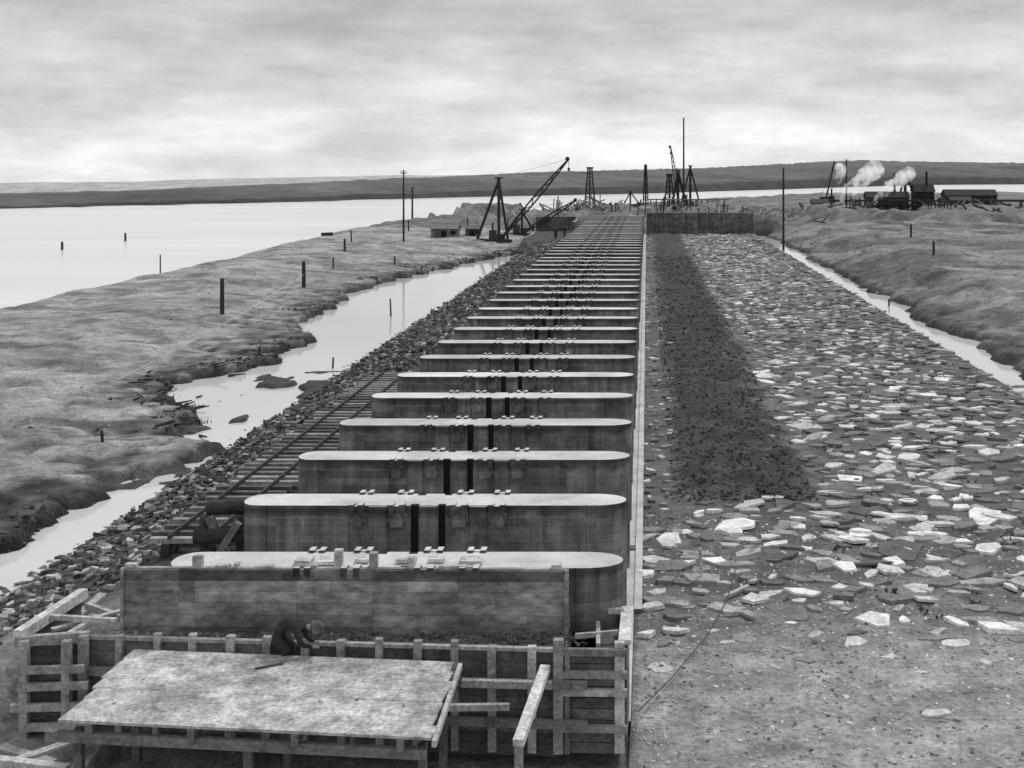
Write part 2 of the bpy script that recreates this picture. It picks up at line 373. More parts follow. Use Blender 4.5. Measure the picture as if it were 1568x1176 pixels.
# ------------------------------------------------------------ piers
ZT=3.36; H=.575
def pier_mesh():
    P=[]
    slots=[(-9.78,-9.755),(-6.06,-5.86),(-5.35,-5.17),(-1.56,-1.53)]; dp=[.02,.16,.16,.02]
    xl,xr=-10.5,-.51; LN=.62; RN=.95
    def side(sgn):
        pts=[]
        for (a,b),q in zip(slots,dp): pts+= [(a,sgn*H),(a,sgn*(H-q)),(b,sgn*(H-q)),(b,sgn*H)]
        return pts
    P.append((xl+LN,-H)); P+=side(-1)
    for i in range(0,17):
        a=-math.pi/2+math.pi*i/16; P.append((xr-RN+RN*abs(math.cos(a))**.85,H*math.sin(a)))
    P+=side(1)[::-1]
    for i in range(0,12):
        a=math.pi/2+math.pi*i/12
        P.append((xl+LN-LN*abs(math.cos(a))**.7,H*math.sin(a)))
    n=len(P); ins=[]
    for i in range(n):
        a=Vector(P[i-1]);b=Vector(P[i]);c=Vector(P[(i+1)%n]); e1=(b-a); e2=(c-b)
        if e1.length<1e-6: e1=e2
        if e2.length<1e-6: e2=e1
        n1=Vector((-e1.y,e1.x)).normalized(); n2=Vector((-e2.y,e2.x)).normalized(); m=(n1+n2)
        m=m.normalized()/max(.6,m.normalized().dot(n1)) if m.length>1e-4 else n1
        ins.append(b+m*.009)
    mb=MB()
    vs=[(p[0],p[1],0) for p in P]+[(p[0],p[1],ZT-.02) for p in P]+[(p[0],p[1],ZT) for p in ins]
    fs=[(i,(i+1)%n,n+(i+1)%n,n+i) for i in range(n)]+[(n+i,n+(i+1)%n,2*n+(i+1)%n,2*n+i) for i in range(n)]+[tuple(range(2*n,3*n))]
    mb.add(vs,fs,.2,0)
    for s in (-1,1):
        def bx(x0,x1,d0,d1,z0,z1,tone=.2,mat=0):
            y0,y1=sorted((s*(H+d0),s*(H+d1))); mb.box(x0,x1,y0,y1,z0,z1,tone,mat)
        for a,b in slots[1:3]: bx(a+.004,b-.004,-.155,-.05,0.01,ZT-.004,.008,1)
        for x0,x1 in ((-7.62,-7.26),(-6.60,-6.2),(-5.02,-4.6),(-4.04,-3.62)):
            bx(x0,x0+.13,-.1,.17,ZT-.2,ZT+.06); bx(x1-.13,x1,-.1,.17,ZT-.2,ZT+.06); bx(x0+.132,x1-.132,-.03,.13,ZT-.2,ZT+.015)
            bx(x0+.04,x1-.04,-.003,.14,ZT-.52,ZT-.202)
            bx(x0-.03,x0+.036,-.003,.09,ZT-.42,ZT-.204); bx(x1-.036,x1+.03,-.003,.09,ZT-.42,ZT-.204)
        bx(-7.13,-6.66,-.004,.045,.01,ZT-.02); bx(-4.54,-4.1,-.004,.045,.01,ZT-.02)
        bx(-5.82,-5.39,-.004,.04,.01,ZT-.02)
        bx(-9.70,-7.66,-.004,.022,.01,ZT-.30); bx(-3.56,-1.62,-.004,.022,.01,ZT-.30)
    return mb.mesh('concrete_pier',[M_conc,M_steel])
pm=pier_mesh()
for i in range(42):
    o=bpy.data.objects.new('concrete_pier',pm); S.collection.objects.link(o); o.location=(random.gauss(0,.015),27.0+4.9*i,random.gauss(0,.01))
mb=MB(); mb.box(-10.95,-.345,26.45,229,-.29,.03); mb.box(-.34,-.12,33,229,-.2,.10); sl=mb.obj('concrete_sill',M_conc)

# far walls
mb=MB(); mb.box(0.02,19.9,228,229.2,-.3,4.0)
for i in range(9): mb.box(.02+2.48*i,.14+2.48*i,227.9,228.02,-.2,3.95)
mb.obj('concrete_wall',M_wall)
mb=MB(); mb.box(-19.6,-12.6,216,217,0,3.7); mb.box(-12.58,-12.0,205,216.9,0,3.2); mb.obj('retaining_wall',M_wall)
mb=MB()
for i in range(26):
    x=-18+i*.67; mb.box(x,x+.6,299+(i%2)*.12,299.3+(i%2)*.12,0,3.4+random.random()*.5,random.uniform(.05,.14))
mb.box(-18.4,-.4,298.7,298.95,2.6,2.9,.18); mb.obj('sheet_pile_wall',M_wood)
mb=MB()
for i in range(14):
    x=1+i*1.4
    mb.beam((x,300,0),(x,300,4.6),.25,.25,.08)
mb.beam((.5,299.8,4.7),(20.5,299.8,4.7),.5,.3,.2); mb.beam((.5,299.8,3.2),(20.5,299.8,3.2),.2,.25,.12)
for i in range(13): mb.beam((1+i*1.4,299.9,1),(2.4+i*1.4,299.9,4.4),.12,.15,.1)
mb.obj('timber_staging',M_wood)

# ------------------------------------------------------------ construction track (left)
mb=MB(); y=33.2
while y<60:
    z=1.98; mb.box(-13.5+random.uniform(-.2,.12),-11.25+random.uniform(-.05,.1),y-.1,y+.1,z-.14,z,random.choice((.12,.2,.3,.38)),0); y+=.56+random.uniform(0,.08)
for X in (-13.05,-11.75): mb.box(X-.12,X+.12,33,60,1.45,1.835,.05,0)
for X in (-12.95,-11.85): mb.box(X-.035,X+.035,33,60,1.985,2.1,.05,1)
mb.obj('construction_track',[M_wood,M_steel])
mb=MB()
mb.cyl((-11.75,32.6,2.95),(-10.55,32.7,2.98),.2,.2,14,.05); mb.cyl((-11.95,32.2,2.3),(-10.6,32.3,2.32),.2,.2,14,.05)
mb.beam((-11.6,32.3,2.8),(-10.9,32.3,1.2),.2,.2,.16); mb.beam((-10.75,32.1,2.7),(-11.7,32.1,1.2),.18,.18,.2)
mb.cyl((-11.75,32.4,1.2),(-11.75,32.4,2.8),.14,.14,12,.07); mb.cyl((-10.8,32.45,1.0),(-10.8,32.45,2.8),.14,.14,12,.07)
mb.obj('log_crib',M_wood)

# ------------------------------------------------------------ form panel wall in front of first pier
mb=MB(); X0,X1=-11.32,-1.77; yb=lambda x: 26.36-.012*(x-X0)
zr=[1.9,2.13,2.4,2.66,2.9,3.13,3.36]; cols=[X0,-10.1,-9.75,-7.55,-5.9,-4.05,X1]
for r in range(6):
    for c in range(6):
        a,b=cols[c],cols[c+1]; t=random.uniform(.18,.34)*(.45 if r==5 else 1)*(.7 if r==0 else 1)
        cuts=[a,b]
        if r<5 and b-a>1: cuts=[a,a+(b-a)*random.uniform(.3,.7),b]
        for p,q in zip(cuts[:-1],cuts[1:]):
            mb.beam((p+.002,yb(p)-random.uniform(0,.016),(zr[r]+zr[r+1])/2),(q-.002,yb(q)-random.uniform(0,.016),(zr[r]+zr[r+1])/2),.07,zr[r+1]-zr[r]-.006,t*random.uniform(.85,1.15))
mb.beam((X0-.02,yb(X0)+.1,ZT-.02),(X1+.03,yb(X1)+.1,ZT-.02),.12,.07,.3)
mb.beam((X1+.05,yb(X1)-.05,1.9),(X1+.05,yb(X1)-.05,ZT+.04),.09,.12,.24)
mb.beam((X0,yb(X0)-.05,1.9),(X0,yb(X0)-.05,ZT+.04),.06,.1,.3)
for x,w,h in ((-9.75,.2,.26),(-9.2,.3,.06),(-8.3,.4,.05),(-6.68,.17,.4),(-5.92,.17,.34),(-5.1,.15,.24),(-7.4,.5,.07),(-4.2,.6,.07),(-3.9,.35,.05),(-1.95,.22,.1),(-11.2,.25,.08),(-8.9,.1,.1)):
    mb.beam((x,yb(x)+.14,ZT),(x,yb(x)+.14,ZT+h),w,.15,random.uniform(.3,.5))
for x in (-7.7,-7.2,-6.4,-5.5,-4.8,-4.1): mb.box(x,x+random.uniform(.3,.5),26.55+random.uniform(0,.2),26.95,ZT+.02,ZT+.1,.5)
mb.obj('timber_form_panel',M_plank)

# ------------------------------------------------------------ box formwork below
fy=lambda x: 25.62-.07*(x+11.2)
E=empty('timber_formwork')
mb=MB(); mb.add([(-11.6,fy(-11.6)+.05,2.0),(-1.0,fy(-1.0)+.05,2.0),(-1.0,26.4,2.0),(-11.6,26.4,2.0)],[(0,1,2,3)],.18)
for i in range(900):
    x=random.uniform(-11.3,-1.3); yy=random.uniform(fy(x)+.1,26.25); a=random.uniform(.02,.09); stone(mb,x,yy,2.0+random.uniform(.01,.05),a,a*.8,.06,random.random()*6,.3,random.uniform(.08,.28))
mb.obj('concrete_fill',M_ground,E)
mb=MB()
for r in range(9):
    z=2.13-.24*r
    for a,b in ((-11.85,-8),(-8,-4.6),(-4.6,-1.85)):
        mb.beam((a+.005,fy(a),z-.11),(b-.005,fy(b),z-.11),.05,.232,random.uniform(.08,.2))
mb.beam((-11.9,fy(-11.9)-.02,2.17),(-1.85,fy(-1.85)-.02,2.17),.12,.07,.36)
x=-11.05
while x<-2:
    w=random.uniform(.13,.18); mb.beam((x,fy(x)-.1,.1),(x+random.uniform(-.03,.03),fy(x)-.1,2.27+random.uniform(-.03,.07)),w,.14,random.uniform(.26,.5)); x+=.79+random.uniform(-.03,.03)
for z in (1.55,.75): mb.beam((-11.9,fy(-11.9)-.25,z),(-1.2,fy(-1.2)-.25,z),.12,.16,.2)
mb.obj('front_boards',M_wood,E)
mb=MB()
mb.beam((-13.0,25.2,2.36),(-12.9,27.9,2.3),.2,.22,.6); mb.beam((-13.05,25.15,2.26),(-11.7,25.6,2.2),.14,.2,.36)
mb.beam((-12.6,27.4,2.2),(-11.3,26.6,2.15),.1,.14,.42); mb.beam((-12.9,26.3,2.35),(-11.4,26.2,2.3),.1,.1,.5)
mb.beam((-12.2,25.6,2.2),(-12.0,26.6,2.24),.12,.08,.55); mb.beam((-12.7,26.0,2.18),(-11.6,26.9,2.26),.14,.06,.45)
for X,Y in ((-12.82,25.1),(-11.72,25.35),(-11.95,25.1)): mb.beam((X,Y,.2),(X,Y,2.3),.17,.15,random.uniform(.3,.45))
for z,a,b in ((1.72,-13.15,-11.6),(1.38,-12.9,-11.5),(.95,-13.05,-11.6),(.55,-12.8,-11.5)): mb.beam((a,25.0,z),(b,25.1,z),.1,.15,random.uniform(.28,.46))
for r in range(8): mb.beam((-12.85,25.25,2.0-.24*r),(-11.8,25.4,2.0-.24*r),.04,.22,random.uniform(.06,.13))
for r in range(8): mb.beam((-12.97,25.3,2.1-.24*r),(-12.87,27.7,2.1-.24*r),.04,.22,random.uniform(.08,.16))
mb.beam((-12.75,26,1.72),(-12.65,27.8,1.75),.12,.2,.3); mb.beam((-12.4,22.7,1.0),(-10.6,22.3,1.0),.18,.18,.5)
mb.beam((-12.6,23.2,.55),(-11.2,24.6,.6),.22,.05,.45); mb.beam((-12.9,24.3,.5),(-11.5,23.6,.52),.2,.05,.4); mb.beam((-13.6,27.0,1.25),(-13.3,29.8,1.62),.2,.06,.4); mb.beam((-12.3,28.4,1.62),(-11.7,31.2,1.66),.16,.05,.42)
mb.beam((-12.0,22.6,.2),(-12.0,22.6,1.0),.14,.14,.3)
# right box
mb.beam((-.45,25.0,2.3),(-.42,26.9,2.32),.26,.1,.65)
mb.beam((-.55,24.9,.1),(-.55,24.9,2.35),.2,.14,.6); mb.beam((-.5,26.8,.1),(-.5,26.8,2.3),.16,.14,.45)
mb.beam((-1.8,24.86,.1),(-1.8,24.86,2.42),.2,.16,.34); mb.beam((-1.62,24.86,.1),(-1.62,24.86,2.2),.1,.12,.2)
for z,t in ((2.18,.2),(1.72,.3),(1.36,.46),(.62,.34)): mb.beam((-1.7,24.82,z),(-.4,24.78,z),.1,.14,t)
for r in range(9): mb.beam((-1.7,24.98,2.0-.23*r),(-.6,24.94,2.0-.23*r),.04,.21,random.uniform(.09,.2))
for r in range(9): mb.beam((-.42,25.0,2.1-.23*r),(-.40,26.8,2.1-.23*r),.04,.21,random.uniform(.09,.2))
mb.beam((-1.7,26.6,2.42),(-.5,26.6,2.36),.1,.12,.46); mb.beam((-1.5,25.6,2.2),(-.6,25.8,2.2),.08,.1,.38); mb.beam((-1.0,25.2,2.16),(-1.05,26.4,2.18),.09,.09,.44)
mb.beam((-1.7,26.3,2.1),(-1.75,26.35,2.75),.1,.1,.4)
mb.add([(-1.6,25.05,2.0),(-.6,25.0,2.0),(-.6,26.7,2.0),(-1.6,26.7,2.0)],[(0,1,2,3)],.12)
mb.beam((-2.35,22.3,1.5),(-2.05,24.7,1.9),.2,.14,.65)
mb.beam((-3.9,23.9,1.45),(-2.7,24.0,1.42),.1,.12,.4); mb.beam((-3.7,24.4,1.72),(-1.9,24.4,1.68),.12,.14,.34)
mb.beam((-2.35,22.4,0),(-2.35,22.4,1.45),.15,.15,.3)
mb.obj('frame_timbers',M_wood,E)
# platform
mb=MB()
BL,BR,FR,FL=Vector((-10.6,25.18,2.06)),Vector((-3.86,24.6,2.04)),Vector((-3.77,21.3,2.04)),Vector((-10.57,21.96,2.06))
n=7
for i in range(n):
    a=BL.lerp(FL,(i+.5)/n); b=BR.lerp(FR,(i+.5)/n); dz=Vector((0,0,random.uniform(-.003,.003)))
    ex=random.uniform(-.05,.05)
    mb.beam(a+dz+Vector((ex,0,0)),b+dz+Vector((random.uniform(-.06,.06),0,0)),(BL-FL).length/n-.002,.05,random.uniform(.46,.56))
pl=mb.obj('boards',M_plat)
mb=MB()
for k in (.08,.36,.64,.92):
    a=BL.lerp(BR,k);b=FL.lerp(FR,k); mb.beam(a-Vector((0,-.02,.13)),b-Vector((0,.05,.13)),.12,.2,.2)
for k in (.03,.5,.97):
    for q in (.1,.9):
        a=BL.lerp(BR,k).lerp(FL.lerp(FR,k),q); mb.beam((a.x,a.y,-.1),(a.x,a.y,1.8),.15,.15,.16)
mb.beam(FL+Vector((-.3,.1,-.3)),FR+Vector((-.1,.1,-.3)),.12,.18,.2)
mb.beam(FR+Vector((.06,-.05,-.06)),BR+Vector((.1,.0,-.06)),.08,.12,.45)
ft=mb.obj('supports',M_wood)
mb=MB()
for i in range(16):
    k,q=random.random(),random.random(); p=BL.lerp(BR,k).lerp(FL.lerp(FR,k),q); a=random.uniform(.015,.035); stone(mb,p.x,p.y,2.095,a,a*.7,.02,random.random()*6,.1,random.uniform(.15,.35))
mb.beam(BL.lerp(BR,.42)+Vector((0,-.75,.045)),BL.lerp(BR,.49)+Vector((0,-.45,.045)),.035,.03,.08)
db=mb.obj('debris',M_stone)
E=empty('timber_platform'); pl.parent=E; ft.parent=E; db.parent=E
mb=MB(); mb.beam((-8.6,25.06,1.66),(-5.9,24.86,1.66),.3,.06,.2); mb.beam((-8.5,25.08,0),(-8.5,25.08,1.62),.1,.1,.2); mb.beam((-6,24.88,0),(-6,24.88,1.62),.1,.1,.2)
mb.obj('scaffold_plank',M_wood)

# ------------------------------------------------------------ people
def skin(name,pts,edges,mat,tn,parent,root=0,sub=2):
    me=bpy.data.meshes.new(name); me.from_pydata([p[:3] for p in pts],edges,[])
    o=bpy.data.objects.new(name,me); S.collection.objects.link(o)
    m=o.modifiers.new('s','SKIN'); m.use_smooth_shade=True
    for i,p in enumerate(pts):
        sv=me.skin_vertices[0].data[i]; r=p[3]; sv.radius=(r if isinstance(r,tuple) else (r,r)); sv.use_root=(i==root)
    o.modifiers.new('d','SUBSURF').levels=sub; o.modifiers['d'].render_levels=sub
    dg=bpy.context.evaluated_depsgraph_get(); dg.update(); ev=o.evaluated_get(dg); nm=bpy.data.meshes.new_from_object(ev)
    o.modifiers.clear(); o.data=nm; nm.materials.clear(); nm.materials.append(mat)
    if 'tone' in nm.attributes: nm.attributes.remove(nm.attributes['tone'])
    at=nm.attributes.new('tone','FLOAT','POINT'); at.data.foreach_set('value',[tn]*len(nm.vertices))
    nm.polygons.foreach_set('use_smooth',[True]*len(nm.polygons))
    o.parent=parent; return o
def hand(parent,w,d,side,name):
    w=Vector(w);d=Vector(d).normalized();s=Vector(side).normalized(); nrm=d.cross(s).normalized()
    pts=[(*w,.026),(*(w+d*.05),(.034)),(*(w+d*.085),.032)]; ed=[(0,1),(1,2)]
    skin(name+'_palm',pts,ed,M_skin,.3,parent,1,2)
    for k,(o,l) in enumerate(((.032,.075),(.011,.085),(-.011,.08),(-.032,.062))):
        b=w+d*.075+s*o; m=b+d*l*.5+nrm*.006; e=m+(d*.8-nrm*.6*1).normalized()*l*.5
        skin(name+'_finger_%d'%(k+1),[(*b,.011),(*m,.0095),(*e,.008)],[(0,1),(1,2)],M_skin,.3,parent,0,1)
    b=w+d*.03+s*.02; m=b+(s*.8+d*.6).normalized()*.045; e=m+(s*.3+d*.9).normalized()*.03
    skin(name+'_thumb',[(*b,.013),(*m,.011),(*e,.009)],[(0,1),(1,2)],M_skin,.3,parent,0,1)
def head(parent,c,fwd,up):
    c=Vector(c);f=Vector(fwd).normalized(); u=Vector(up).normalized(); u=(u-f*u.dot(f)).normalized(); r=f.cross(u)
    mb=MB(); N=20; R=14
    vs=[];fs=[]
    for i in range(R+1):
        th=math.pi*i/R
        for j in range(N):
            ph=2*math.pi*j/N; x=math.sin(th)*math.cos(ph); yv=math.sin(th)*math.sin(ph); z=math.cos(th)
            sx=.098; sy=.076; sz=.118
            if z<-.2: sy*=1-.3*(-z-.2); sx*=1-.12*(-z-.2)
            vs.append(c+f*(x*sx)+r*(yv*sy)+u*(z*sz))
    for i in range(R):
        for j in range(N): fs.append((i*N+j,i*N+(j+1)%N,(i+1)*N+(j+1)%N,(i+1)*N+j))
    mb.add(vs,fs,.28)
    mb.cyl(c+f*.088+u*.02,c+f*.118-u*.025,.008,.016,8,.28)
    for s in (-1,1):
        mb.cyl(c+r*.068*s+u*.022,c+r*.09*s-u*.02,.022,.016,8,.26)
        mb.cyl(c+f*.08+r*.032*s+u*.012,c+f*.093+r*.032*s+u*.012,.013,.009,8,.04)
    mb.beam(c+f*.085-r*.024-u*.055,c+f*.085+r*.024-u*.055,.012,.01,.08)
    mb.obj('head',M_skin,parent,True)
    mb=MB(); k=c+u*.05-f*.01
    nn=24; prof=[(.165,-.006),(.168,.004),(.105,.012),(.1,.06),(.088,.1),(.05,.112),(0.001,.104)]
    vs=[];fs=[]
    for (rr,zz) in prof:
        for j in range(nn):
            a=2*math.pi*j/nn; vs.append(k+f*(rr*1.08*math.cos(a))+r*(rr*math.sin(a))+u*(zz+.012*math.cos(2*a)*(rr>.12)))
    for i in range(len(prof)-1):
        for j in range(nn): fs.append((i*nn+j,i*nn+(j+1)%nn,(i+1)*nn+(j+1)%nn,(i+1)*nn+j))
    mb.add(vs,fs,.11)
    mb.obj('hat',M_cloth,parent,True)
E=empty('workman'); cx,cy=-7.66,25.06
P=[(cx,cy,2.47,(.21,.18)),(cx+.17,cy,2.64,(.19,.16)),(cx+.36,cy,2.72,(.2,.16)),(cx+.56,cy,2.67,(.175,.14)),(cx+.68,cy,2.60,.07)]
ed=[(0,1),(1,2),(2,3),(3,4)]
for s in (-1,1):
    b=len(P)
    P+=[(cx+.03,cy+.11*s,2.36,.125),(cx+.33,cy+.15*s,2.2,.09),(cx+.22,cy+.14*s,2.0,.07),(cx+.1,cy+.12*s,1.80,.055)]
    ed+=[(0,b),(b,b+1),(b+1,b+2),(b+2,b+3)]
    b=len(P)
    P+=[(cx+.52,cy+.19*s,2.58,.085),(cx+.59,cy+.22*s,2.38,.062),(cx+.65,cy+.19*s,2.28,.052),(cx+.78,cy+.13*s+.08,2.21,.04)]
    ed+=[(3,b),(b,b+1),(b+1,b+2),(b+2,b+3)]
skin('clothed_body',P,ed,M_cloth,.04,E)
skin('neck',[(cx+.64,cy,2.61,.06),(cx+.78,cy,2.57,.055)],[(0,1)],M_skin,.28,E)
head(E,(cx+.87,cy,2.55),(.72,-.2,-.66),(.66,0,.72))
for s in (-1,1):
    hand(E,(cx+.79,cy+.13*s+.08,2.205),(.8,.15,-.1),(0,-s,.2),'hand_'+('l' if s>0 else 'r'))
    fx=cx+.06
    skin('boot_'+('l' if s>0 else 'r'),[(fx,cy+.12*s,1.79,.055),(fx+.0,cy+.12*s,1.74,.05),(fx+.12,cy+.12*s,1.73,.045),(fx+.2,cy+.12*s,1.72,.035)],[(0,1),(1,2),(2,3)],M_cloth,.02,E,0,1)
def standing(x,y,z,ang,stride=.12):
    E=empty('workman')
    P=[(0,0,.92,(.15,.11)),(0,0,1.12,(.14,.1)),(0.01,0,1.36,(.18,.11)),(0.01,0,1.5,.06)]; ed=[(0,1),(1,2),(2,3)]
    for s in (-1,1):
        b=len(P); P+=[(.0,.1*s,.86,.095),(stride*.6*s+.03,.11*s,.5,.07),(stride*s,.11*s,.09,.05)]; ed+=[(0,b),(b,b+1),(b+1,b+2)]
        b=len(P); P+=[(0,.2*s,1.42,.065),(-.04-.1*s*stride,.25*s,1.14,.05),(.06-s*stride,.24*s,.9,.036)]; ed+=[(2,b),(b,b+1),(b+1,b+2)]
    skin('clothed_body',P,ed,M_cloth,.03,E,0,1)
    skin('neck',[(0,0,1.48,.05),(.02,0,1.6,.05)],[(0,1)],M_skin,.22,E,0,1)
    head(E,(.03,0,1.65),(1,0,0),(0,0,1))
    for s in (-1,1):
        hand(E,(.06-s*stride,.24*s,.9),(.15,0,-1),(1,0,.1),'hand_'+('l' if s>0 else 'r'))
        skin('boot_'+('l' if s>0 else 'r'),[(stride*s,.11*s,.1,.05),(stride*s,.11*s,.05,.045),(stride*s+.16,.11*s,.04,.038)],[(0,1),(1,2)],M_cloth,.02,E,0,1)
    E.location=(x,y,z); E.rotation_euler=(0,0,ang)
for (x,y,a) in ((-13.9,187,1.2),(-12.8,190,-2.),(-14.8,196,.3)):
    standing(x,y,hz(x,y),a)

# ------------------------------------------------------------ poles, posts
def utilpole(x,y,h,arm=True,r=.13):
    mb=MB(); z=hz(x,y); mb.cyl((x,y,z-.4),(x,y,z+h),r,r*.7,10,.04)
    if arm:
        mb.beam((x-.45,y,z+h-.5),(x+.45,y,z+h-.5),.1,.12,.05)
        for k in (-.4,.4): mb.cyl((x+k,y,z+h-.44),(x+k,y,z+h-.15),.06,.07,6,.2)
    mb.obj('utility_pole',M_wood)
utilpole(-37.1,186,11,True,.16); utilpole(-55.0,286,10.6,True,.26); utilpole(20.9,186,12.9,False,.19); utilpole(52.5,320,13.5,False,.26)
utilpole(9.3,305,22,False,.26); utilpole(67.5,317,12,False,.24)
def post(x,y,h,r=.12,lean=(0,0),z=None,name='timber_post'):
    mb=MB(); z=hz(x,y) if z is None else z
    n=9; mb.cyl((x,y,z-.5),(x+lean[0],y+lean[1],z+h),r*1.08,r*.92,n,.05); mb.obj(name,M_wood)
post(-34.2,121.5,2.6,.19); post(-33.8,97,2.9,.17); post(-40.9,165,1.7,.15); post(-51.5,129,2.0,.07)
post(-95,198,1.3,.2,(0,0),-1.0); post(-95,222,1.5,.2,(0,0),-1.0)
post(-57.0,265,2.0,.17); post(-56.0,262,1.4,.17); post(-21.6,103,1.5,.07,(-.08,0),-.4); post(-19.6,76,.7,.06,(.05,0),-.4)
post(-25.5,80,.6,.09,(.1,0),-.3); post(21.9,110,1.,.09); post(33,140,1.6,.14); post(38,175,1.8,.16)
for x,y,h in ((-23.2,52,.5),(-36,140,1.3),(-31,150,1.2),(-46,190,1.8),(-42,215,2.),(-33,225,2.2),(-26,228,2.4),(-48,240,1.8)): post(x,y,h,.05+y/3000.,(random.uniform(-.1,.1),0))
mb=MB(); mb.cyl((-55.5,208,.9),(-53.6,208,1.0),.35,.35,12,.04); mb.cyl((-55.2,208.5,.5),(-53.8,208.6,.5),.35,.35,12,.04); mb.obj('log_pile',M_wood)
def cable(name,pts,r,tn=.3):
    mb=MB()
    for a,b in zip(pts[:-1],pts[1:]): mb.cyl(a,b,r,r,6,tn)
    mb.obj(name,M_plain)
a=Vector((-34.2,121.5,hz(-34.2,121.5)+1.3)); b=Vector((-29.5,68,hz(-29.5,68)+.1))
cable('mooring_rope',[tuple(a.lerp(b,k/14)-Vector((0,0,1.0*math.sin(math.pi*k/14)*.3))) for k in range(15)],.022,.6)
cable('guide_rope',[(-.2,26.4,.25),(.6,28.5,.12),(1.5,31,.1),(2.2,33.5,.15),(2.6,35.6,.3)],.015,.08)
mb=MB(); mb.beam((1.6,35.8,.12),(1.55,35.4,1.0),.09,.05,.6); mb.beam((2.9,34.8,.12),(2.2,33.9,.14),.12,.05,.5); mb.beam((3.6,39,.2),(3.5,38.5,.9),.16,.05,.5); mb.obj('timber_stake',M_wood)
mb=MB()
for i in range(26):
    Y=random.uniform(55,74); x=bX(Y)+random.uniform(-2.5,1.2); a=random.gauss(0,.6); l=random.uniform(.3,1.1); z=max(hz(x,Y),-.36)
    mb.cyl((x,Y,z+.02),(x+l*math.cos(a),Y+l*math.sin(a),z+random.uniform(.02,.25)),.06,.035,6,.05)
mb.obj('driftwood',M_wood)

# ------------------------------------------------------------ derricks / cranes
def derrick(name,x,y,h,boom=None,legs=((-4,3),(3,4)),r=.22,z=None,cab=True):
    E=MB(); z=hz(x,y) if z is None else z; t=.035
    E.beam((x,y,z),(x,y,z+h),r*2,r*2,t)
    for lx,ly in legs:
        E.beam((x,y,z+h-.3),(x+lx,y+ly,z),r*1.4,r*1.4,t); E.beam((x,y,z+.25),(x+lx,y+ly,z+.25),r*1.4,r*1.2,t)
    E.beam((x-.6,y-.2,z+h),(x+.6,y-.2,z+h),.3,.25,t)
    E.beam((x-2.2,y-.5,z+.2),(x+2,y-.5,z+.2),.4,.4,t); E.beam((x-2,y+1,z+.2),(x+2,y+1,z+.2),.4,.4,t)
    if cab:
        E.box(x-1.6,x-.5,y+.2,y+1.6,z+.3,z+1.9,.06); E.cyl((x-1.1,y+.9,z+1.9),(x-1.1,y+.9,z+3.1),.16,.14,8,t)
        E.cyl((x-.3,y+.4,z+.9),(x+.9,y+.4,z+.9),.45,.45,12,t)
    if boom:
        bx,by,bz=boom; p=Vector((x+.4,y-.3,z+.6)); q=Vector((x+bx,y+by,z+bz)); d=(q-p)
        n=14; perp=Vector((-d.z,0,d.x)).normalized()
        wf=lambda k: .34*math.sin(math.pi*min(1,max(.08,k/n*.92+.06)))
        for s in (-1,1):
            pts=[p+d*(k/n)+perp*(s*wf(k)) for k in range(n+1)]
            for k in range(n): E.beam(pts[k],pts[k+1],.22,.22,t)
        for k in range(n):
            s=1 if k%2 else -1
            E.beam(p+d*(k/n)+perp*s*wf(k),p+d*((k+1)/n)-perp*s*wf(k+1),.14,.14,t)
        E.cyl(q,(x,y,z+h),.02,.02,5,t)
        E.cyl(q,q-Vector((0,0,1.4)),.04,.04,5,t); E.box(q.x-.18,q.x+.18,q.y-.15,q.y+.15,q.z-1.9,q.z-1.4,t)
        E.cyl(q+Vector((-.2,-.1,0)),q+Vector((-.2,.1,0)),.35,.35,10,t)
    E.obj(name,M_steel); return E
derrick('derrick_crane',-23.4,193,10.2,(11.2,-2,13.2),((-4.2,5),(.9,5)),.22)
derrick('derrick_crane',-22.0,215,4.6,(9.5,2,6.2),((-3.2,2),(2.2,3)),.18)
def tower(x,y,h,w,name='pile_driver'):
    E=MB(); z=hz(x,y)
    for sx in (-1,1):
        for sy in (-1,1): E.beam((x+sx*w,y+sy*w,z),(x+sx*w*.35,y+sy*w*.35,z+h),.36,.36,.03)
    n=6
    for k in range(n):
        f0,f1=k/n,(k+1)/n; w0=w*(1-.65*f0); w1=w*(1-.65*f1)
        E.beam((x-w0,y-w0,z+h*f0),(x+w1,y-w1,z+h*f1),.18,.18,.03); E.beam((x-w1,y-w1,z+h*f1),(x+w1,y-w1,z+h*f1),.2,.2,.03); E.beam((x-w1,y+w1,z+h*f1),(x+w0,y+w0,z+h*f0),.18,.18,.03)
    E.box(x-w*.6,x+w*.6,y-w*.6,y+w*.6,z+h,z+h+.5,.03); E.beam((x,y-w*.3,z),(x,y-w*.3,z+h),.45,.3,.03); E.obj(name,M_steel)
tower(-18.6,400,15,1.9); tower(-.3,380,12.2,.8); tower(6.2,330,9.5,1.5)
derrick('derrick_crane',8.0,310,10,(-1.9,-1,16),((2.5,3),(-1.6,4)),.34)
derrick('derrick_crane',11.2,312,10.5,None,((2.6,0),(-2.6,0)),.3)
derrick('derrick_crane',-5,375,4.5,None,((-2.2,0),(3.2,0)),.26,None,False)
derrick('derrick_crane',70,330,11,(7,2,6),((4.5,2),(-1.2,5)),.3)
mb=MB(); x,y=49.5,335; z=hz(x,y)
mb.box(x-2,x+2.5,y-1.3,y+1.3,z+.6,z+1.1,.04)
for k in (-1.4,-.4,.8,1.9): mb.cyl((x+k,y-1.35,z+.4),(x+k,y-1.1,z+.4),.42,.42,12,.03)
mb.box(x-1.8,x+.6,y-1.1,y+1.1,z+1.1,z+3.1,.05); mb.box(x-2,x+.8,y-1.3,y+1.3,z+3.1,z+3.3,.06)
